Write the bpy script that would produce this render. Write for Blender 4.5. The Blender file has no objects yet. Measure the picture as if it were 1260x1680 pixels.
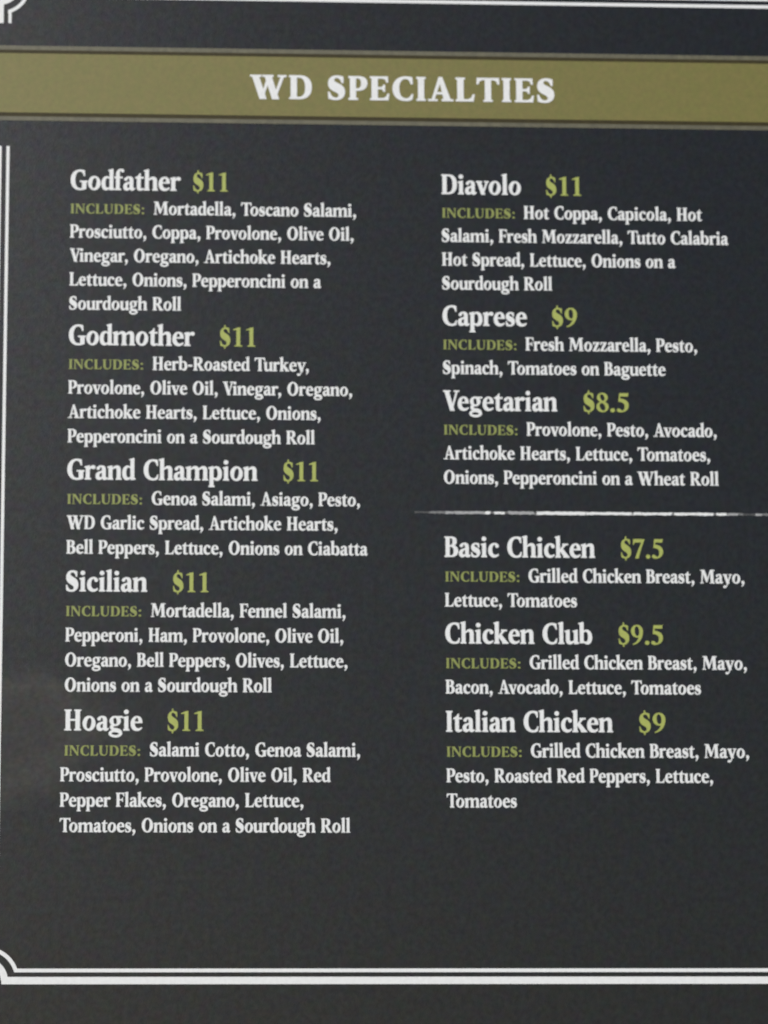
import bpy, math, random
from mathutils import Vector, Matrix
from mathutils.geometry import delaunay_2d_cdt

random.seed(7)
sc = bpy.context.scene
col = sc.collection

# ---------------------------------------------------------------- camera
# One layout unit of the printed menu is U metres; the layout's v axis runs down.
# The board hangs upright facing -Y; the camera looks up at it from 2.95 m.
U = 0.000475
EYE = 1.55
FPX = 6200.0
def at(u, v, lift=0.0):
    return Vector((u*U, -lift, EYE - v*U))

rot = ((0.9981138, 0.00689624, 0.0610024), (0.0053681, 0.9800605, -0.1986268), (-0.06115582, 0.19857962, 0.97817488))
right, down, fwd = [Vector((rot[0][i], rot[2][i], -rot[1][i])) for i in range(3)]
cam = bpy.data.cameras.new('camera')
cam_ob = bpy.data.objects.new('camera', cam)
col.objects.link(cam_ob)
m = Matrix((right, -down, -fwd)).transposed().to_4x4()
m.translation = Vector((0, -FPX*U, EYE))
cam_ob.matrix_world = m
cam.sensor_fit = 'HORIZONTAL'
cam.sensor_width = 36.0
cam.lens = 36.0*FPX/1260.0
cam.clip_start = 0.05
cam.clip_end = 200.0
cam.dof.use_dof = True
cam.dof.focus_distance = 2.72
cam.dof.aperture_fstop = 11.5
sc.camera = cam_ob

# ---------------------------------------------------------------- daylight
SUN_EL, SUN_AZ = 20.0, -20.0        # azimuth from the board's normal, left negative
w = bpy.data.worlds.new('World')
sc.world = w
w.use_nodes = True
nt = w.node_tree
nt.nodes.clear()
sky = nt.nodes.new('ShaderNodeTexSky')
sky.sky_type = 'NISHITA'
sky.sun_disc = False
sky.sun_elevation = math.radians(SUN_EL)
sky.sun_rotation = math.radians(180.0 - SUN_AZ)
sky.dust_density = 0.3
sky.air_density = 0.8
sky.ozone_density = 2.6
bg = nt.nodes.new('ShaderNodeBackground')
bg.inputs['Strength'].default_value = 0.05
wo = nt.nodes.new('ShaderNodeOutputWorld')
nt.links.new(sky.outputs[0], bg.inputs[0])
nt.links.new(bg.outputs[0], wo.inputs[0])

sun = bpy.data.lights.new('sun', 'SUN')
sun.energy = 1.42
sun.angle = math.radians(14)
sun.color = (0.99, 0.955, 0.9)
sun_ob = bpy.data.objects.new('sun', sun)
col.objects.link(sun_ob)
to_sun = Vector((math.sin(math.radians(SUN_AZ))*math.cos(math.radians(SUN_EL)), -math.cos(math.radians(SUN_AZ))*math.cos(math.radians(SUN_EL)), math.sin(math.radians(SUN_EL))))
sun_ob.rotation_euler = to_sun.to_track_quat('Z', 'Y').to_euler()

sc.view_settings.view_transform = 'Standard'
sc.view_settings.look = 'None'
sc.view_settings.exposure = 0.84
sc.view_settings.gamma = 1.0
sc.view_settings.use_curve_mapping = False

# ---------------------------------------------------------------- lettering
# A bold condensed serif alphabet drawn as outlines (em 1000, capitals 650 high).
def path(p):
    """Outline from points: (x, y) is a line, six numbers are a cubic."""
    out = [p[0]]
    for s in p[1:]:
        if len(s) == 2:
            out.append(s)
        else:
            a = out[-1]
            for k in range(1, 8):
                t = k / 7.0
                m = 1 - t
                out.append(tuple(m*m*m*a[i] + 3*m*m*t*s[i] + 3*m*t*t*s[2+i] + t*t*t*s[4+i] for i in (0, 1)))
    return out

def mirror(poly, w):
    return [(w - x, y) for x, y in poly][::-1]

def move(poly, dx, dy=0, sx=1, sy=1):
    return [(x*sx + dx, y*sy + dy) for x, y in poly]

def rect(x0, y0, x1, y1):
    return [(x0, y0), (x1, y0), (x1, y1), (x0, y1)]

def foot(x, w, y=0, l=34, r=34, up=1, t=30, br=34):
    """Bracketed serif under (up=1) or over (up=-1) a stem whose left edge is x."""
    p = path([(x-l, 0), (x+w+r, 0), (x+w+r, t), (x+w+r*0.4, t, x+w, t+br*0.3, x+w, t+br),
              (x, t+br), (x, t+br*0.3, x-l*0.4, t, x-l, t)])
    return [(a, y + up*b) for a, b in (p if up > 0 else p[::-1])]

def flag(x, w, y):
    """Slanted head serif of a lower-case stem with its top at y."""
    return path([(x, y-92), (x+w, y-92), (x+w, y+8), (x+w-24, y+8), (x+20, y-10, x-10, y-22, x-40, y-26), (x-40, y-50),
                 (x-18, y-53, x, y-62, x, y-92)])

def ring(cx, cy, rx, ry, thick, thin, tilt=0.0, n=32):
    """Closed bowl: its sides 'thick', top and bottom 'thin', stress turned by tilt."""
    o, q = [], []
    for k in range(n):
        a = 2*math.pi*k/n
        c, s = math.cos(a), math.sin(a)
        w = thin + (thick - thin)*abs(math.cos(a - tilt))**1.3
        o.append((cx + rx*c, cy + ry*s))
        nx, ny = c/rx, s/ry
        l = math.hypot(nx, ny)
        q.append((cx + rx*c - w*nx/l, cy + ry*s - w*ny/l))
    return [[o[k], o[(k+1) % n], q[(k+1) % n], q[k]] for k in range(n)]

def band(a, b):
    return [[a[k], a[k+1], b[k+1], b[k]] for k in range(len(a)-1)]

def disc(cx, cy, r, ry=None):
    return [(cx + r*math.cos(2*math.pi*k/14), cy + (ry or r)*math.sin(2*math.pi*k/14)) for k in range(14)]

S = 108      # lower-case stem
K = 118      # capital stem
X, A, D, H = 440, 690, -215, 650

def stem(x, y0, y1, fl=True, ft=True, w=S, l=34, r=34):
    out = [rect(x, y0, x+w, y1-80 if fl else y1)]
    if fl: out.append(flag(x, w, y1))
    if ft: out.append(foot(x, w, y0, l, r))
    return out

def cap(x, w=K, top=True, bot=True, l=36, r=36):
    out = [rect(x, 0, x+w, H)]
    if bot: out.append(foot(x, w, 0, l, r))
    if top: out.append(foot(x, w, H, l, r, -1))
    return out

def arch(x):
    return [path([(x-10, 345), (x+40, 415, x+95, 452, x+150, 452), (x+225, 452, x+262, 405, x+262, 310), (x+262, 40), (x+154, 40),
                  (x+154, 300), (x+154, 350, x+140, 375, x+104, 375), (x+70, 375, x+30, 350, x-10, 310)]), rect(x+154, 0, x+262, 60), foot(x+154, S, 0, 28, 34)]

def bowl_left(x):
    """Open bowl of d and q; x is the left edge of the stem it joins."""
    return path([(x+6, 395), (x-30, 435, x-60, 452, x-98, 452), (x-200, 452, x-265, 345, x-265, 210), (x-265, 75, x-205, -10, x-125, -10),
                 (x-70, -10, x-30, 20, x+6, 65), (x+6, 105), (x-20, 75, x-45, 60, x-72, 60), (x-125, 60, x-152, 125, x-152, 220),
                 (x-152, 330, x-122, 404, x-74, 404), (x-44, 404, x-18, 385, x+6, 350)])

S_LOW = path([(290, 425), (290, 305), (272, 305), (255, 375, 220, 412, 175, 412), (145, 412, 125, 395, 125, 370), (125, 340, 150, 325, 200, 300),
              (275, 265, 318, 225, 318, 145), (318, 50, 250, -10, 160, -10), (115, -10, 75, 2, 40, 20), (30, 150), (52, 150),
              (72, 75, 110, 32, 160, 32), (200, 32, 222, 52, 222, 82), (222, 115, 195, 135, 145, 160), (72, 195, 33, 235, 33, 308),
              (33, 398, 95, 452, 180, 452), (220, 452, 255, 442, 290, 425)])
S_CAP = path([(375, 630), (375, 470), (351, 470), (333, 555, 290, 612, 232, 612), (190, 612, 160, 585, 160, 545), (160, 505, 190, 480, 262, 440),
              (360, 388, 412, 325, 412, 205), (412, 70, 325, -12, 205, -12), (150, -12, 95, 2, 50, 28), (38, 195), (62, 195),
              (85, 100, 140, 34, 205, 34), (255, 34, 285, 65, 285, 112), (285, 160, 250, 188, 190, 222), (90, 275, 42, 335, 42, 450),
              (42, 580, 125, 662, 235, 662), (290, 662, 335, 648, 375, 630)])
C_CAP = [(440, 636), (448, 462), (424, 462), (400, 565, 360, 612, 300, 612), (205, 612, 149, 500, 149, 335), (149, 150, 210, 40, 312, 40),
         (370, 40, 412, 80, 438, 165), (460, 158), (440, 28), (400, 2, 355, -12, 300, -12), (125, -12, 24, 130, 24, 320),
         (24, 520, 135, 662, 300, 662), (350, 662, 400, 654, 440, 636)]

def diag(x0, y0, x1, y1, w):
    """Straight slanting stroke, w wide measured along the line of writing."""
    return [(x0, y0), (x0+w, y0), (x1+w, y1), (x1, y1)]

def glyph(c):
    """Polygons (which may overlap) and advance width of one character."""
    if c == ' ': return [], 190
    if c == 'a':
        return [path([(60, 385), (95, 425, 145, 452, 200, 452), (295, 452, 339, 410, 339, 320), (339, 100), (339, 70, 347, 58, 362, 58),
                      (375, 58, 385, 62, 395, 68), (398, 48), (375, 10, 345, -10, 305, -10), (262, -10, 240, 15, 233, 55), (231, 100),
                      (231, 300), (231, 370, 215, 404, 182, 404), (158, 404, 150, 392, 150, 370), (150, 340, 130, 318, 100, 318), (65, 318, 42, 348, 60, 385)]),
                path([(236, 278), (150, 255), (40, 228, 25, 165, 25, 110), (25, 35, 70, -10, 130, -10), (178, -10, 213, 15, 245, 62), (240, 100),
                      (215, 75, 195, 65, 178, 65), (145, 65, 132, 90, 132, 128), (132, 180, 165, 212, 236, 232)])], 402
    if c == 'b':
        return [rect(35, 30, 143, A-80), flag(35, S, A), mirror(bowl_left(289), 432)], 428
    if c == 'c':
        return [path([(352, 385), (320, 430, 280, 452, 225, 452), (105, 452, 24, 350, 24, 210), (24, 80, 100, -10, 205, -10), (270, -10, 325, 20, 360, 75),
                      (343, 98), (315, 70, 285, 62, 255, 62), (180, 62, 138, 130, 138, 225), (138, 330, 175, 405, 222, 405), (246, 405, 250, 390, 255, 360),
                      (262, 322, 280, 305, 308, 305), (348, 305, 370, 345, 352, 385)])], 378
    if c == 'd':
        return [rect(289, 0, 397, A-80), flag(289, S, A), bowl_left(289), [(380, 0), (440, 12), (440, 40), (395, 62)]], 442
    if c == 'e':
        return [path([(215, 452), (100, 452, 24, 345, 24, 210), (24, 75, 100, -10, 210, -10), (280, -10, 335, 22, 370, 78), (352, 100), (322, 72, 290, 62, 258, 62),
                      (180, 62, 137, 130, 134, 235), (132, 330, 165, 410, 215, 410)]),
                path([(210, 452), (315, 452, 374, 380, 374, 240), (120, 240), (120, 272), (266, 272), (270, 355, 252, 410, 210, 410)])], 392
    if c == 'f':
        return [path([(60, 40), (60, 520), (60, 640, 130, 702, 225, 702), (275, 702, 308, 685, 308, 648), (308, 615, 288, 597, 260, 597),
                      (222, 597, 228, 660, 202, 660), (172, 660, 168, 610, 168, 540), (168, 40)]), rect(60, 0, 168, 60), foot(60, S, 0, 34, 46), rect(12, 398, 262, X)], 278
    if c == 'g':
        r = ring(186, 298, 160, 154, 102, 38, 0.1)
        r += ring(196, -98, 192, 118, 62, 66, math.pi/2)
        return r + [path([(262, 420), (300, 405, 350, 400, 405, 405), (405, 445), (350, 448, 300, 448, 240, 445)]),
                    path([(105, 200), (60, 170, 40, 140, 40, 98), (40, 45, 80, 15, 140, 5), (190, 60), (150, 65, 128, 75, 128, 95), (128, 120, 150, 140, 175, 152)]),
                    path([(110, 10), (200, -10), (290, 0), (345, -30), (385, -90), (300, -90), (285, -65, 250, -55, 205, -52), (120, -45)]),
                    path([(110, 0), (110, 78), (200, 66, 300, 60, 345, 15), (375, -15, 388, -60, 388, -98), (300, -98), (285, -40, 220, -20, 110, 0)])], 396
    if c == 'h': return stem(40, 0, A, r=24) + arch(144), 446
    if c == 'i': return stem(40, 0, X) + [disc(92, 588, 66)], 190
    if c == 'k':
        return stem(40, 0, A, r=24) + [[(120, 195), (160, 195), (345, 410), (268, 410)], rect(235, 404, 408, 440), [(140, 235), (235, 285), (430, 30), (300, 0)], rect(270, 0, 448, 32)], 440
    if c == 'l': return stem(40, 0, A), 190
    if c == 'm': return stem(40, 0, X, r=24) + arch(144) + [move(p, 252) for p in arch(144)], 698
    if c == 'n': return stem(40, 0, X, r=24) + arch(144), 446
    if c == 'o': return ring(212, 221, 190, 231, 112, 42, -0.25), 424
    if c == 'p': return stem(40, D, X) + [mirror(bowl_left(289), 437)], 433
    if c == 'r':
        return stem(40, 0, X, r=44) + [path([(130, 330), (165, 410, 205, 452, 258, 452), (300, 452, 322, 430, 322, 396), (322, 360, 298, 340, 268, 340),
                      (244, 340, 236, 358, 216, 358), (186, 358, 160, 340, 140, 300)])], 318
    if c == 's': return [S_LOW], 340
    if c == 't':
        return [path([(72, 90), (72, 20, 110, -10, 170, -10), (220, -10, 258, 10, 285, 45), (272, 68), (252, 54, 238, 50, 222, 50), (192, 50, 180, 70, 180, 110),
                      (180, 398), (278, 398), (278, X), (180, X), (180, 560), (160, 560), (130, 500, 85, 455, 18, 430), (18, 398), (72, 398)])], 290
    if c == 'u':
        return [flag(40, S, X), path([(40, 400), (40, 140), (40, 40, 80, -10, 152, -10), (215, -10, 268, 25, 310, 80), (310, 125), (275, 90, 240, 70, 205, 70),
                      (165, 70, 148, 95, 148, 150), (148, 400)]), rect(300, 0, 408, 370), flag(300, S, X), [(395, 0), (450, 12), (450, 40), (405, 62)]], 452
    if c == 'v':
        return [diag(32, 425, 172, -8, 118), [(190, -8), (232, -8), (388, 425), (336, 425)], [(172, -8), (232, -8), (250, 60), (190, 80)], rect(0, 408, 190, X), rect(270, 408, 415, X)], 410
    if c == 'y':
        return [diag(32, 425, 172, -8, 118), [(190, -8), (232, -8), (388, 425), (336, 425)], [(172, -8), (232, -8), (250, 60), (190, 80)], rect(0, 408, 190, X), rect(270, 408, 415, X),
                path([(232, 0), (190, -120, 150, -220, 72, -220), (30, -220, 8, -195, 8, -165), (8, -130, 32, -112, 62, -112), (95, -112, 100, -140, 122, -140), (150, -140, 165, -95, 190, 0)])], 410
    if c == 'z':
        return [rect(40, 402, 335, X), diag(25, 20, 212, 415, 122), rect(25, 0, 345, 38), [(40, 402), (40, 300), (60, 300), (72, 350), (110, 402)],
                [(345, 38), (345, 145), (324, 145), (308, 80), (262, 38)]], 368
    # capitals
    if c == 'A':
        return [[(75, 20), (118, 20), (292, 655), (236, 655)], [(236, 655), (300, 655), (490, 20), (352, 20)], rect(135, 190, 380, 232), rect(0, 0, 190, 34), rect(305, 0, 545, 34)], 538
    if c == 'B':
        return cap(62, r=0) + band(path([(150, 650), (240, 650), (360, 650, 412, 590, 412, 505), (412, 430, 370, 385, 320, 352)]),
                              path([(150, 610), (215, 610), (265, 610, 290, 570, 290, 500), (290, 430, 270, 368, 200, 368)])) + \
            band(path([(150, 372), (300, 372), (400, 350, 458, 290, 458, 190), (458, 75, 370, 0, 255, 0), (150, 0)]),
                 path([(150, 332), (215, 332), (290, 330, 325, 280, 325, 190), (325, 90, 290, 40, 225, 40), (150, 40)])), 478
    if c == 'C': return [path(C_CAP)], 472
    if c == 'D':
        return cap(62, r=0) + band(path([(150, 650), (255, 650), (425, 650, 515, 530, 515, 335), (515, 120, 420, 0, 240, 0), (150, 0)]),
                              path([(150, 608), (230, 608), (340, 608, 390, 500, 390, 325), (390, 145, 350, 42, 230, 42), (150, 42)])), 538
    if c == 'E':
        return cap(62, r=0) + [rect(150, 610, 408, 650), [(408, 650), (416, 500), (392, 500), (375, 575), (300, 614)], rect(150, 310, 340, 350),
                          [(345, 420), (322, 420), (312, 375), (270, 350), (270, 310), (312, 285), (322, 240), (345, 240)], rect(150, 0, 420, 40),
                          [(420, 0), (438, 165), (414, 165), (392, 90), (310, 36)]], 452
    if c == 'F':
        return cap(62, r=52) + [rect(150, 610, 404, 650), [(404, 650), (412, 490), (388, 490), (370, 570), (290, 614)], rect(150, 305, 340, 345),
                           [(345, 415), (322, 415), (312, 370), (270, 345), (270, 305), (312, 280), (322, 235), (345, 235)]], 422
    if c == 'G':
        return [path(C_CAP[:5] + [(149, 140, 205, 38, 312, 38), (340, 38, 358, 44, 370, 56), (370, 270), (488, 270), (488, 30), (440, 5, 370, -12, 300, -12),
                (125, -12, 24, 130, 24, 320), (24, 520, 135, 662, 300, 662), (350, 662, 400, 654, 440, 636)]), rect(305, 256, 528, 292)], 522
    if c == 'H': return cap(62) + cap(352) + [rect(170, 308, 362, 350)], 532
    if c == 'I': return cap(62), 242
    if c == 'L': return cap(62, r=30) + [rect(150, 0, 400, 40), [(400, 0), (424, 180), (398, 180), (375, 95), (290, 36)]], 428
    if c == 'M':
        return [[(70, 20), (112, 20), (150, 640), (100, 640)], rect(20, 0, 166, 34), [(92, 650), (220, 650), (372, 190), (326, 60), (298, 60)], [(310, 60), (345, 60), (545, 650), (500, 650)],
                [(505, 650), (630, 650), (655, 20), (530, 20)], rect(478, 0, 705, 34), rect(28, 616, 180, 650), rect(560, 616, 690, 650)], 722
    if c == 'N':
        return [rect(72, 20, 116, 620), rect(25, 0, 170, 34), [(60, 650), (190, 650), (492, 90), (492, -8), (452, -8), (60, 620)], rect(450, -8, 494, 630), rect(396, 616, 548, 650), rect(15, 616, 180, 650)], 560
    if c == 'O': return ring(268, 325, 246, 338, 128, 46, -0.12), 536
    if c == 'P':
        return cap(62, r=46) + band(path([(150, 650), (250, 650), (380, 650, 446, 585, 446, 470), (446, 340, 365, 262, 240, 262), (150, 262)]),
                               path([(150, 608), (225, 608), (290, 608, 322, 560, 322, 465), (322, 365, 285, 303, 225, 303), (150, 303)])), 458
    if c == 'R':
        return cap(62) + band(path([(150, 650), (250, 650), (375, 650, 440, 590, 440, 485), (440, 370, 360, 300, 240, 300), (150, 300)]),
                              path([(150, 608), (225, 608), (285, 608, 316, 565, 316, 480), (316, 390, 280, 340, 225, 340), (150, 340)])) + \
            [[(200, 320), (300, 330), (500, 30), (375, 0)], rect(340, 0, 528, 34)], 520
    if c == 'S': return [S_CAP], 448
    if c == 'T':
        return cap(196, top=False) + [rect(20, 608, 490, 650), [(14, 650), (6, 490), (32, 490), (55, 570), (130, 612)], [(496, 650), (504, 490), (478, 490), (455, 570), (380, 612)]], 508
    if c == 'U':
        return [rect(62, 250, 180, 640), foot(62, K, H, 40, 40, -1), path([(62, 260), (62, 80, 130, -12, 265, -12), (400, -12, 468, 80, 468, 250), (468, 640), (424, 640),
                (424, 250), (424, 120, 380, 48, 295, 48), (215, 48, 180, 120, 180, 260)]), rect(370, 616, 522, 650)], 536
    if c == 'V':
        return [diag(40, 630, 232, -10, 134), [(250, -10), (292, -10), (478, 630), (428, 630)], [(232, -10), (292, -10), (330, 110), (250, 110)], rect(0, 616, 230, 650), rect(355, 616, 532, 650)], 520
    if c == 'W':
        return [diag(40, 630, 205, -10, 130), [(222, -10), (262, -10), (408, 560), (372, 600)], [(205, -10), (262, -10), (290, 110), (220, 110)],
                diag(318, 630, 480, -10, 130), [(498, -10), (538, -10), (726, 630), (676, 630)], [(480, -10), (538, -10), (570, 110), (500, 110)],
                rect(0, 616, 228, 650), rect(270, 616, 490, 650), rect(605, 616, 776, 650)], 770
    # figures and points
    if c == '1':
        return [rect(166, 0, 282, 640), foot(166, 116, 0, 66, 66), [(285, 655), (260, 655), (60, 585), (60, 555), (166, 572), (285, 600)]], 424
    if c == '5':
        return [path([(110, 640), (365, 640), (392, 660), (375, 535), (140, 535), (132, 455), (270, 445, 395, 385, 395, 220), (395, 70, 275, -12, 140, -12), (75, -12, 30, 15, 30, 58),
                      (30, 95, 58, 112, 88, 112), (140, 112, 150, 42, 200, 42), (245, 42, 275, 100, 275, 190), (275, 310, 195, 345, 82, 350)])], 424
    if c == '7':
        return [path([(40, 640), (400, 640), (400, 610), (330, 430, 260, 220, 205, -10), (95, -10), (160, 190, 240, 390, 310, 530), (120, 530), (75, 530, 62, 500, 52, 455), (28, 455)])], 420
    if c == '8':
        return ring(212, 490, 165, 162, 98, 40, 0.3) + ring(214, 170, 188, 182, 104, 42, 0.3), 424
    if c == '9':
        return ring(210, 440, 186, 212, 112, 42, 0.1) + [path([(396, 440), (396, 230, 300, 30, 85, -16), (75, 12), (200, 60, 285, 180, 285, 420)])], 424
    if c == '$':
        return [move(S_CAP, 22, 0, 0.88, 0.98), rect(188, -78, 226, 30), rect(192, 610, 230, 725)], 424
    if c == '.': return [disc(100, 52, 68)], 200
    if c == ',': return [path([(40, 90), (45, 130, 150, 150, 165, 60), (170, -20, 120, -110, 50, -150), (38, -128), (80, -85, 90, -50, 80, -15), (45, 0, 35, 40, 40, 90)])], 198
    if c == ':': return [disc(105, 52, 66), disc(105, 380, 66)], 210
    if c == '-': return [rect(30, 190, 225, 268)], 255
    raise KeyError(c)

def grow(poly, d):
    """Outline pushed out by d along its corners' normals."""
    n = len(poly)
    area = sum(poly[i][0]*poly[(i+1) % n][1] - poly[(i+1) % n][0]*poly[i][1] for i in range(n))
    s = 1 if area > 0 else -1
    out = []
    for i in range(n):
        (ax, ay), (bx, by), (cx, cy) = poly[i-1], poly[i], poly[(i+1) % n]
        l1 = math.hypot(bx-ax, by-ay) or 1
        l2 = math.hypot(cx-bx, cy-by) or 1
        n1 = ((by-ay)/l1*s, -(bx-ax)/l1*s)
        n2 = ((cy-by)/l2*s, -(cx-bx)/l2*s)
        nx, ny = n1[0]+n2[0], n1[1]+n2[1]
        q = max(nx*nx + ny*ny, 0.6)
        out.append((bx + 2*d*nx/q, by + 2*d*ny/q))
    return out

def clean(poly):
    out = []
    for p in poly:
        if not out or math.hypot(p[0]-out[-1][0], p[1]-out[-1][1]) > 0.5: out.append(p)
    if math.hypot(out[0][0]-out[-1][0], out[0][1]-out[-1][1]) < 0.5: out.pop()
    n = len(out)
    area = sum(out[i-1][0]*out[i][1] - out[i][0]*out[i-1][1] for i in range(n))
    return out if area > 0 else out[::-1]

GLYPHS = {}
def glyph_mesh(c, bold):
    """Triangles of the union of a glyph's pieces."""
    if (c, bold) not in GLYPHS:
        polys, adv = glyph(c)
        vs, fs = [], []
        for p in polys:
            p = clean(p)
            if bold: p = grow(p, bold)
            fs.append(list(range(len(vs), len(vs)+len(p))))
            vs += [Vector(q) for q in p]
        tv, tf = [], []
        if vs:
            ov, oe, of, _, _, orig = delaunay_2d_cdt(vs, [], fs, 0, 0.01, True)
            for f, src in zip(of, orig):
                if src: tf.append(list(f))
            tv = [tuple(v) for v in ov]
        GLYPHS[(c, bold)] = (tv, tf, adv + 2*bold*0.4)
    return GLYPHS[(c, bold)]

# fine fitting of widths and pairs
WIDER = {' ': 37, ',': 14, '-': -15, 'A': 3, 'B': -25, 'C': 24, 'D': -2, 'F': -11, 'G': 40, 'H': 28, 'I': -9, 'L': 18, 'M': 4, 'O': 40, 'P': -34, 'R': 14, 'S': -22, 'T': -3, 'V': -45, 'W': 37, 'a': -28, 'b': 4, 'c': -19, 'd': -27, 'e': -17, 'f': -15, 'g': 23, 'h': -1, 'i': 34, 'k': 3, 'l': 30, 'm': 12, 'n': -3, 'o': -8, 'p': -5, 'r': 5, 's': -26, 't': -13, 'u': -22, 'v': -30, 'y': 17, 'z': -17}
KERN = {'To': -75, 'Tu': -65, 'Ve': -45, 'Vi': -35, 'Av': -45, 'r,': -35, 'y,': -40, 'Fe': -15, 'Fr': -10, 'Pe': -10}

def set_line(text, bold=0.0, track=0.0):
    v, f, owner, x = [], [], [], 0.0
    for n, c in enumerate(text):
        gv, gf, adv = glyph_mesh(c, bold)
        e = WIDER.get(c, 0)
        k, side = (1.0, e*0.5) if c in 'il, ' else ((adv + e*0.5)/adv, e*0.25)
        b = len(v)
        v += [(a*k + x + side, y) for a, y in gv]
        owner += [n]*len(gv)
        f += [[i + b for i in t] for t in gf]
        x += adv + e + track + KERN.get(text[n:n+2], 0)
    return v, f, owner

# ---------------------------------------------------------------- materials
def material(name, base, rough=0.45, spec=0.5, fleck=0.0, scale=260.0, tint=None, coat=0.0, bump=0.0):
    """Printed film: base colour, fine uneven flecks of ink, faint surface texture."""
    mt = bpy.data.materials.new(name)
    mt.use_nodes = True
    n = mt.node_tree
    b = n.nodes['Principled BSDF']
    b.inputs['Roughness'].default_value = rough
    b.inputs['Specular IOR Level'].default_value = spec
    b.inputs['Coat Weight'].default_value = coat
    b.inputs['Coat Roughness'].default_value = 0.3
    tc = n.nodes.new('ShaderNodeTexCoord')
    if fleck:
        tex = n.nodes.new('ShaderNodeTexNoise')
        tex.inputs['Scale'].default_value = scale
        tex.inputs['Detail'].default_value = 3.0
        tex.inputs['Roughness'].default_value = 0.65
        n.links.new(tc.outputs['Object'], tex.inputs['Vector'])
        ramp = n.nodes.new('ShaderNodeMapRange')
        ramp.inputs['From Min'].default_value = 0.3
        ramp.inputs['From Max'].default_value = 0.7
        ramp.inputs['To Min'].default_value = 1.0 - fleck
        ramp.inputs['To Max'].default_value = 1.0 + fleck
        n.links.new(tex.outputs['Fac'], ramp.inputs['Value'])
        hue = n.nodes.new('ShaderNodeTexNoise')
        hue.inputs['Scale'].default_value = scale*0.45
        hue.inputs['Detail'].default_value = 1.0
        n.links.new(tc.outputs['Object'], hue.inputs['Vector'])
        cr = n.nodes.new('ShaderNodeValToRGB')
        t = tint or (base, base)
        cr.color_ramp.elements[0].position = 0.36
        cr.color_ramp.elements[0].color = (*t[0], 1)
        cr.color_ramp.elements[1].position = 0.64
        cr.color_ramp.elements[1].color = (*t[1], 1)
        n.links.new(hue.outputs['Fac'], cr.inputs['Fac'])
        mul = n.nodes.new('ShaderNodeVectorMath')
        mul.operation = 'SCALE'
        n.links.new(cr.outputs['Color'], mul.inputs[0])
        n.links.new(ramp.outputs['Result'], mul.inputs['Scale'])
        n.links.new(mul.outputs['Vector'], b.inputs['Base Color'])
    else:
        b.inputs['Base Color'].default_value = (*base, 1)
    if bump:
        bt = n.nodes.new('ShaderNodeTexNoise')
        bt.inputs['Scale'].default_value = 900.0
        bt.inputs['Detail'].default_value = 2.0
        n.links.new(tc.outputs['Object'], bt.inputs['Vector'])
        bp = n.nodes.new('ShaderNodeBump')
        bp.inputs['Strength'].default_value = bump
        bp.inputs['Distance'].default_value = 0.0004
        n.links.new(bt.outputs['Fac'], bp.inputs['Height'])
        n.links.new(bp.outputs['Normal'], b.inputs['Normal'])
    return mt

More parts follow.
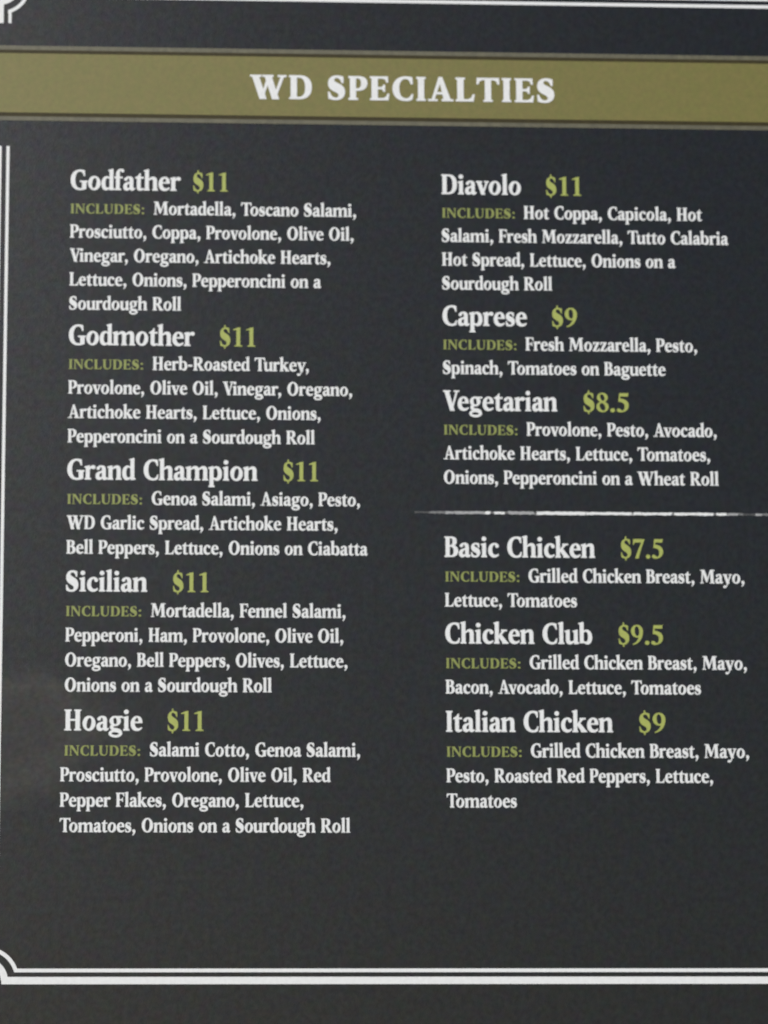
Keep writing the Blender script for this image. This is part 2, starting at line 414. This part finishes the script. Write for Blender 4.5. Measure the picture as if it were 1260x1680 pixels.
def laminate():
    """Charcoal laminate: matt print grain that also mottles the sheen, and a rougher patch imitating a reflected sheen low on the left."""
    mt = material('charcoal_laminate', (0.011, 0.0113, 0.0115), 0.32, 0.4, bump=0.12)
    n = mt.node_tree
    b = n.nodes['Principled BSDF']
    tc = n.nodes['Texture Coordinate']
    def noise(scale, detail, lo, hi, seed):
        mp = n.nodes.new('ShaderNodeMapping')
        mp.inputs['Location'].default_value = (seed, seed*0.7, seed*1.3)
        t = n.nodes.new('ShaderNodeTexNoise')
        t.inputs['Scale'].default_value = scale
        t.inputs['Detail'].default_value = detail
        r = n.nodes.new('ShaderNodeMapRange')
        r.inputs['From Min'].default_value = 0.3
        r.inputs['From Max'].default_value = 0.7
        r.inputs['To Min'].default_value = lo
        r.inputs['To Max'].default_value = hi
        n.links.new(tc.outputs['Object'], mp.inputs['Vector'])
        n.links.new(mp.outputs['Vector'], t.inputs['Vector'])
        n.links.new(t.outputs['Fac'], r.inputs['Value'])
        return r.outputs['Result']
    # hue drift: red, green and blue wander separately, all under one fine grain
    comb = n.nodes.new('ShaderNodeCombineXYZ')
    for i, sd in enumerate((1.0, 2.3, 3.9)):
        n.links.new(noise(110.0, 1.0, 0.84, 0.96, sd), comb.inputs[i])
    sc1 = n.nodes.new('ShaderNodeVectorMath')
    sc1.operation = 'SCALE'
    n.links.new(comb.outputs[0], sc1.inputs[0])
    n.links.new(noise(240.0, 2.5, 0.83, 1.08, 6.0), sc1.inputs['Scale'])
    n.links.new(sc1.outputs[0], b.inputs['Specular Tint'])
    sc2 = n.nodes.new('ShaderNodeVectorMath')
    sc2.operation = 'MULTIPLY'
    sc2.inputs[1].default_value = (0.0092, 0.0094, 0.0094)
    n.links.new(sc1.outputs[0], sc2.inputs[0])
    n.links.new(sc2.outputs[0], b.inputs['Base Color'])
    # reflected sheen put in by roughness: soft-edged, slightly rougher than the rest
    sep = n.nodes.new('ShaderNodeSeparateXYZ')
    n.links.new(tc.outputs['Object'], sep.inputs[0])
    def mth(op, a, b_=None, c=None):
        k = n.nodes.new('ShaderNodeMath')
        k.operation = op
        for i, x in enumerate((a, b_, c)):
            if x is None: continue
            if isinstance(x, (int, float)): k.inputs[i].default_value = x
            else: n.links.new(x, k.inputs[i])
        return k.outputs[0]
    cx, cz = SHEEN_PATCH
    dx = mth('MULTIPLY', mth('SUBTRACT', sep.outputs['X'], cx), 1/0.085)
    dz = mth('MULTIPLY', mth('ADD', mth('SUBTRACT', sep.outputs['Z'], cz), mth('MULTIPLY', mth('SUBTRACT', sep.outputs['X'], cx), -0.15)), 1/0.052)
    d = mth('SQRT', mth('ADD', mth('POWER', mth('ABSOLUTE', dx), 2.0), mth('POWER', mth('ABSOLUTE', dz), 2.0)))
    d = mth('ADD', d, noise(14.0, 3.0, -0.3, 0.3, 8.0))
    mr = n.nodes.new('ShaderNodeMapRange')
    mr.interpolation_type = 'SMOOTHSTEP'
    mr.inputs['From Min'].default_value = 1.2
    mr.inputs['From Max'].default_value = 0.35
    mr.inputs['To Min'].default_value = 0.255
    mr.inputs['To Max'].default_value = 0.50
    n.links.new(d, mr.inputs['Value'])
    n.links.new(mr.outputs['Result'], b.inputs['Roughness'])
    return mt
SHEEN_PATCH = (-235.0*U, EYE + 880.0*U)  # centre of the sheen built into the panel's roughness
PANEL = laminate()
GOLD = material('olive_gold_print', (0.16, 0.15, 0.05), 0.45, 0.4, 0.09, 240.0, ((0.166, 0.143, 0.029), (0.153, 0.144, 0.025)), bump=0.15)
GREY = material('warm_grey_rule_print', (0.105, 0.098, 0.058), 0.45, 0.4, 0.25, 160.0)
DARK = material('dark_olive_rule_print', (0.034, 0.026, 0.004), 0.5, 0.2, 0.2, 200.0)
WHITE = material('white_print', (0.78, 0.79, 0.79), 0.45, 0.4, 0.05, 300.0)
WORN = material('thin_white_print', (0.34, 0.345, 0.35), 0.45, 0.4, 0.15, 500.0)
DIM = material('half_white_print', (0.16, 0.163, 0.166), 0.45, 0.4, 0.2, 500.0)
FAINT = material('faint_white_print', (0.05, 0.051, 0.053), 0.45, 0.4, 0.2, 500.0)
GREEN = material('lime_green_print', (0.36, 0.405, 0.085), 0.45, 0.4, 0.06, 300.0)
OLIVE = material('olive_green_print', (0.24, 0.275, 0.062), 0.45, 0.4, 0.06, 300.0)

# ---------------------------------------------------------------- builders
def link(name, verts, faces, mats, parent, slots=None):
    me = bpy.data.meshes.new(name)
    me.from_pydata([tuple(v) for v in verts], [], faces)
    for mt in (mats if isinstance(mats, list) else [mats]):
        me.materials.append(mt)
    if slots:
        me.polygons.foreach_set('material_index', slots)
    me.update()
    ob = bpy.data.objects.new(name, me)
    ob.parent = parent
    col.objects.link(ob)
    return ob

def sheets(name, polys, mt, parent, lift):
    """Flat printed shapes given in layout units (u, v)."""
    v, f = [], []
    for p in polys:
        a = sum(p[i-1][0]*p[i][1] - p[i][0]*p[i-1][1] for i in range(len(p)))
        if a > 0: p = p[::-1]                       # v runs down: keep faces turned to the viewer
        f.append(list(range(len(v), len(v)+len(p))))
        v += [at(x, y, lift) for x, y in p]
    return link(name, v, f, mt, parent)

def box(u0, v0, u1, v1):
    return [(u0, v0), (u1, v0), (u1, v1), (u0, v1)]

def lettering(name, text, u0, u1, v, em, mt, parent, bold=8.0, track=0.0, lift=0.0004):
    """One run of printed words: baseline at v, ink from u0 to u1."""
    lv, lf, owner = set_line(text, bold, track)
    lo = min(a for a, b in lv)
    hi = max(a for a, b in lv)
    k = (u1 - u0)/(hi - lo)
    z = em/1000.0
    verts = [at(u0 + (a - lo)*k, v - b*z, lift + 0.00004*(o % 2)) for (a, b), o in zip(lv, owner)]
    return link(name, verts, lf, mt, parent)

# ---------------------------------------------------------------- the menu board
board = bpy.data.objects.new('menu_board', None)
board.empty_display_size = 0.2
col.objects.link(board)
board['label'] = 'charcoal sandwich menu board with white lettering and an olive gold heading band'
board['category'] = 'menu board'

L0, L1, T0, B0 = -358.0, 1202.0, -2284.0, -380.0
def slab(parent):
    """Panel with eased edges, 16 mm thick, its face on the layout plane."""
    e = 0.0025/U
    rings = [(0.0, e), (-0.0008, 0.3*e), (-0.0025, 0.0), (-0.016, 0.0)]
    v, f = [], []
    for lift, q in rings:
        v += [at(L0+q, T0+q, lift), at(L1-q, T0+q, lift), at(L1-q, B0-q, lift), at(L0+q, B0-q, lift)]
    f.append([3, 2, 1, 0])
    for r in range(3):
        for i in range(4):
            j = (i+1) % 4
            f.append([r*4+i, r*4+j, r*4+4+j, r*4+4+i])
    f.append([12, 13, 14, 15])
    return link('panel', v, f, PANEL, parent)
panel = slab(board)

# white frame lines with scooped ticket corners, interrupted beside the heading band
MID = 422.0
def arc(cx, cy, r, a0, a1, n=14):
    return [(cx + r*math.cos(math.radians(a0 + (a1-a0)*k/n)), cy + r*math.sin(math.radians(a0 + (a1-a0)*k/n))) for k in range(n+1)]

def frame_line(name, off0, off1, tr, br, side=0.0):
    """off0/off1: line from off0 to off1 inside the corner point; tr, br: corner radii (inner, outer) at top and bottom."""
    cl, ct, cb = -267.0, -2174.0, -477.0
    half = []
    h = lambda r, o: math.sqrt(max(r*r - o*o, 0.0))
    top_u0 = cl + h(tr[0], max(off0, 0.0)) + 1.0
    bot_u0 = cl + h(br[0], max(off0, 0.0)) + 1.0
    top_v0 = ct + h(tr[0], max(off0, 0.0)) + 1.0
    bot_v0 = cb - h(br[0], max(off0, 0.0)) - 1.0
    half.append(box(cl+off0+side, top_v0, cl+off1, -2108.0))
    half.append(box(cl+off0+side, -1889.0, cl+off1, bot_v0))
    polys = list(half) + [[(2*MID - x, y) for x, y in p] for p in half]
    polys.append(box(top_u0, ct+off0, 2*MID - top_u0, ct+off1))
    polys.append(box(bot_u0, cb-off1, 2*MID - bot_u0, cb-off0))
    for (cy, rr, s) in ((ct, tr, 1), (cb, br, -1)):
        lim = max(off0, 0.0)                         # the scoop stops level with the straight lines
        trim = lambda pts: [(cl + max(x - cl, lim), cy + s*max(abs(y - cy), lim)) for x, y in pts]
        o, i = trim(arc(cl, cy, rr[1], 0, s*90.0, 24)), trim(arc(cl, cy, rr[0], 0, s*90.0, 24))
        for k in range(len(o)-1):
            p = [o[k], o[k+1], i[k+1], i[k]]
            if abs(sum(p[q-1][0]*p[q][1] - p[q][0]*p[q-1][1] for q in range(4))) < 0.02: continue
            polys += [p, [(2*MID - x, y) for x, y in p]]
    # union of the pieces, so nothing overlaps
    vs, fs = [], []
    for p in polys:
        p = clean(p)
        fs.append(list(range(len(vs), len(vs)+len(p))))
        vs += [Vector(q) for q in p]
    ov, oe, of, _, _, orig = delaunay_2d_cdt(vs, [], fs, 0, 0.001, True)
    return sheets(name, [[tuple(ov[i]) for i in f] for f, src in zip(of, orig) if src], WHITE, board, 0.0004)
frame_line('outer_border', -6.0, 6.0, (22.0, 33.0), (25.0, 36.5))
frame_line('inner_border', 13.4, 19.4, (44.5, 50.5), (48.5, 55.0), 0.8)

# heading band: gold field, dark and grey rules, heading
band_ob = sheets('heading_band', [box(L0+8, -2054.3, L1-8, -1949.0)], GOLD, board, 0.0004)
sheets('dark_rule', [box(L0+8, -2060.6, L1-8, -2054.3)], DARK, band_ob, 0.0004)
sheets('dark_rule', [box(L0+8, -1949.0, L1-8, -1942.0)], DARK, band_ob, 0.0004)
sheets('grey_rule', [box(L0+8, -2068.0, L1-8, -2060.6)], GREY, band_ob, 0.0004)
sheets('grey_rule', [box(L0+8, -1942.0, L1-8, -1934.6)], GREY, band_ob, 0.0004)
lettering('heading_lettering', 'WD SPECIALTIES', 160.8, 684.0, -1979.6, 63.5, WHITE, band_ob, bold=13.0, track=42.0, lift=0.0008)

# menu entries: name, price, price span, v of name, and lines (text, u0, u1)
L, R = -143.6, 487.8
ENTRIES = [
    ('Godfather', '$11', L, 43.3, 64.5, 123.2, -1813.9,
     [('Mortadella, Toscano Salami,', -2.4, 341.6), ('Prosciutto, Coppa, Provolone, Olive Oil,', L, 337.3), ('Vinegar, Oregano, Artichoke Hearts,', L, 297.7), ('Lettuce, Onions, Pepperoncini on a', L, 282.1), ('Sourdough Roll', L, 44.9)],
     'first entry of the left column under the band'),
    ('Godmother', '$11', L, 68.1, 110.8, 170.3, -1542.6,
     [('Herb-Roasted Turkey,', -2.4, 260.8), ('Provolone, Olive Oil, Vinegar, Oregano,', L, 333.8), ('Artichoke Hearts, Lettuce, Onions,', L, 280.5), ('Pepperoncini on a Sourdough Roll', L, 270.6)],
     'second entry of the left column'),
    ('Grand Champion', '$11', L, 174.6, 217.9, 275.8, -1311.0,
     [('Genoa Salami, Asiago, Pesto,', -2.4, 346.3), ('WD Garlic Spread, Artichoke Hearts,', L, 308.5), ('Bell Peppers, Lettuce, Onions on Ciabatta', L, 359.1)],
     'middle entry of the left column'),
    ('Sicilian', '$11', L, -8.8, 34.1, 92.9, -1121.0,
     [('Mortadella, Fennel Salami,', -2.4, 321.3), ('Pepperoni, Ham, Provolone, Olive Oil,', L, 317.4), ('Oregano, Bell Peppers, Olives, Lettuce,', L, 324.3), ('Onions on a Sourdough Roll', L, 198.5)],
     'fourth entry of the left column, beginning with S'),
    ('Hoagie', '$11', L, -15.1, 26.5, 85.9, -887.9,
     [('Salami Cotto, Genoa Salami,', -2.4, 344.7), ('Prosciutto, Provolone, Olive Oil, Red', -149.6, 296.1), ('Pepper Flakes, Oregano, Lettuce,', -149.6, 250.8), ('Tomatoes, Onions on a Sourdough Roll', -149.6, 327.9)],
     'lowest entry of the left column'),
    ('Diavolo', '$11', R, 624.3, 667.6, 727.6, -1813.9,
     [('Hot Coppa, Capicola, Hot', 628.6, 935.4), ('Salami, Fresh Mozzarella, Tutto Calabria', R, 979.7), ('Hot Spread, Lettuce, Onions on a', R, 887.9), ('Sourdough Roll', R, 675.4)],
     'first entry of the right column under the band'),
    ('Caprese', '$9', R, 631.5, 674.7, 717.1, -1582.6,
     [('Fresh Mozzarella, Pesto,', 628.6, 921.6), ('Spinach, Tomatoes on Baguette', R, 866.9)],
     'second entry of the right column'),
    ('Vegetarian', '$8.5', R, 681.3, 726.0, 802.8, -1434.8,
     [('Provolone, Pesto, Avocado,', 628.6, 951.7), ('Artichoke Hearts, Lettuce, Tomatoes,', R, 939.6), ('Onions, Pepperoncini on a Wheat Roll', R, 953.2)],
     'right column entry just above the brushed line'),
    ('Basic Chicken', '$7.5', R, 741.4, 785.2, 856.3, -1183.1,
     [('Grilled Chicken Breast, Mayo,', 628.6, 992.9), ('Lettuce, Tomatoes', R, 709.5)],
     'right column entry just below the brushed line'),
    ('Chicken Club', '$9.5', R, 734.1, 778.5, 853.0, -1036.3,
     [('Grilled Chicken Breast, Mayo,', 628.6, 993.4), ('Bacon, Avocado, Lettuce, Tomatoes', R, 915.2)],
     'second chicken entry of the right column'),
    ('Italian Chicken', '$9', R, 766.5, 810.6, 854.5, -887.9,
     [('Grilled Chicken Breast, Mayo,', 628.6, 993.5), ('Pesto, Roasted Red Peppers, Lettuce,', R, 932.1), ('Tomatoes', R, 604.2)],
     'lowest entry of the right column'),
]
for name, price, u0, nu1, pu0, pu1, v, lines, where in ENTRIES:
    iu0 = u0 + (0.6 if u0 < 0 else 0.8)
    dish = lettering('dish_name', name, u0, nu1, v, 52.6, WHITE, board, bold=9.0)
    dish['label'] = where
    lettering('price', price, pu0, pu1, v + 0.3, 50.5, GREEN, dish, bold=4.0)
    lettering('includes_tag', 'INCLUDES:', iu0, iu0 + 124.6, v + 41.9, 25.6, OLIVE, dish, bold=6.0, track=22.0)
    for i, (text, a, b) in enumerate(lines):
        lettering('ingredient_line', text, a, b, v + 42.6 + 41.9*i, 34.9, WHITE, dish, bold=9.0)

# dry-brush divider above the chicken entries
def brush(parent):
    v, f, slot = [], [], []
    c = -1258.7
    segs = [(438, 462, 3, 1.8), (462, 474, 2, 2.2), (474, 490, 2, 2.4), (490, 504, 1, 2.6), (504, 556, 1, 2.8), (556, 566, 0, 2.7), (566, 572, 2, 1.8), (572, 590, 0, 2.4),
            (590, 596, 2, 2.0), (596, 640, 1, 2.9), (640, 644, 2, 2.2), (643, 727, 0, 3.1), (727, 805, 0, 2.7), (805, 807, 2, 2.0), (807, 821, 0, 2.8), (821, 873, 0, 2.4),
            (873, 876, 2, 2.3), (876, 915, 0, 2.4), (915, 943.5, 0, 2.6), (943.5, 947.5, 2, 2.3), (947.5, 966, 0, 2.6), (966, 986, 1, 2.3), (986, 994, 2, 2.1), (994, 1014, 3, 2.0),
            (1014, 1026, 1, 2.2), (1027, 1062, 2, 2.0), (1066, 1072, 3, 1.4)]
    for a, b, s, hh in segs:
        hh *= 0.9
        n = max(2, int((b-a)/3))
        slant = random.uniform(-1.5, 1.5)
        up, lowr = [], []
        for k in range(n+1):
            x = a + (b-a)*k/n
            up.append((x + slant, c - hh + random.uniform(-0.5, 0.5)))
            lowr.append((x - slant, c + hh + random.uniform(-0.6, 0.6)))
        for k in range(n):
            base = len(v)
            v += [at(*lowr[k], 0.0004), at(*lowr[k+1], 0.0004), at(*up[k+1], 0.0004), at(*up[k], 0.0004)]
            f.append([base, base+1, base+2, base+3])
            slot.append(s)
    return link('divider_stroke', v, f, [WHITE, WORN, DIM, FAINT], parent, slot)
brush(board)

# parts were built in world space: give the board its base point and keep them in place
base = at(MID, B0)
board.location = base
for ob in list(col.objects):
    if ob.parent is board:
        ob.matrix_parent_inverse = Matrix.Translation(-base)

# ---------------------------------------------------------------- the wall it hangs on
wall_mt = material('grey_render', (0.32, 0.32, 0.31), 0.9, 0.2, 0.12, 30.0, bump=0.6)
wall = link('wall', [(-2.5, 0.018, -0.2), (3.0, 0.018, -0.2), (3.0, 0.018, 3.6), (-2.5, 0.018, 3.6),
                     (-2.5, 0.2, -0.2), (3.0, 0.2, -0.2), (3.0, 0.2, 3.6), (-2.5, 0.2, 3.6)],
            [[0, 1, 2, 3], [5, 4, 7, 6], [3, 2, 6, 7], [1, 0, 4, 5], [0, 3, 7, 4], [2, 1, 5, 6]], wall_mt, None)
wall['kind'] = 'structure'
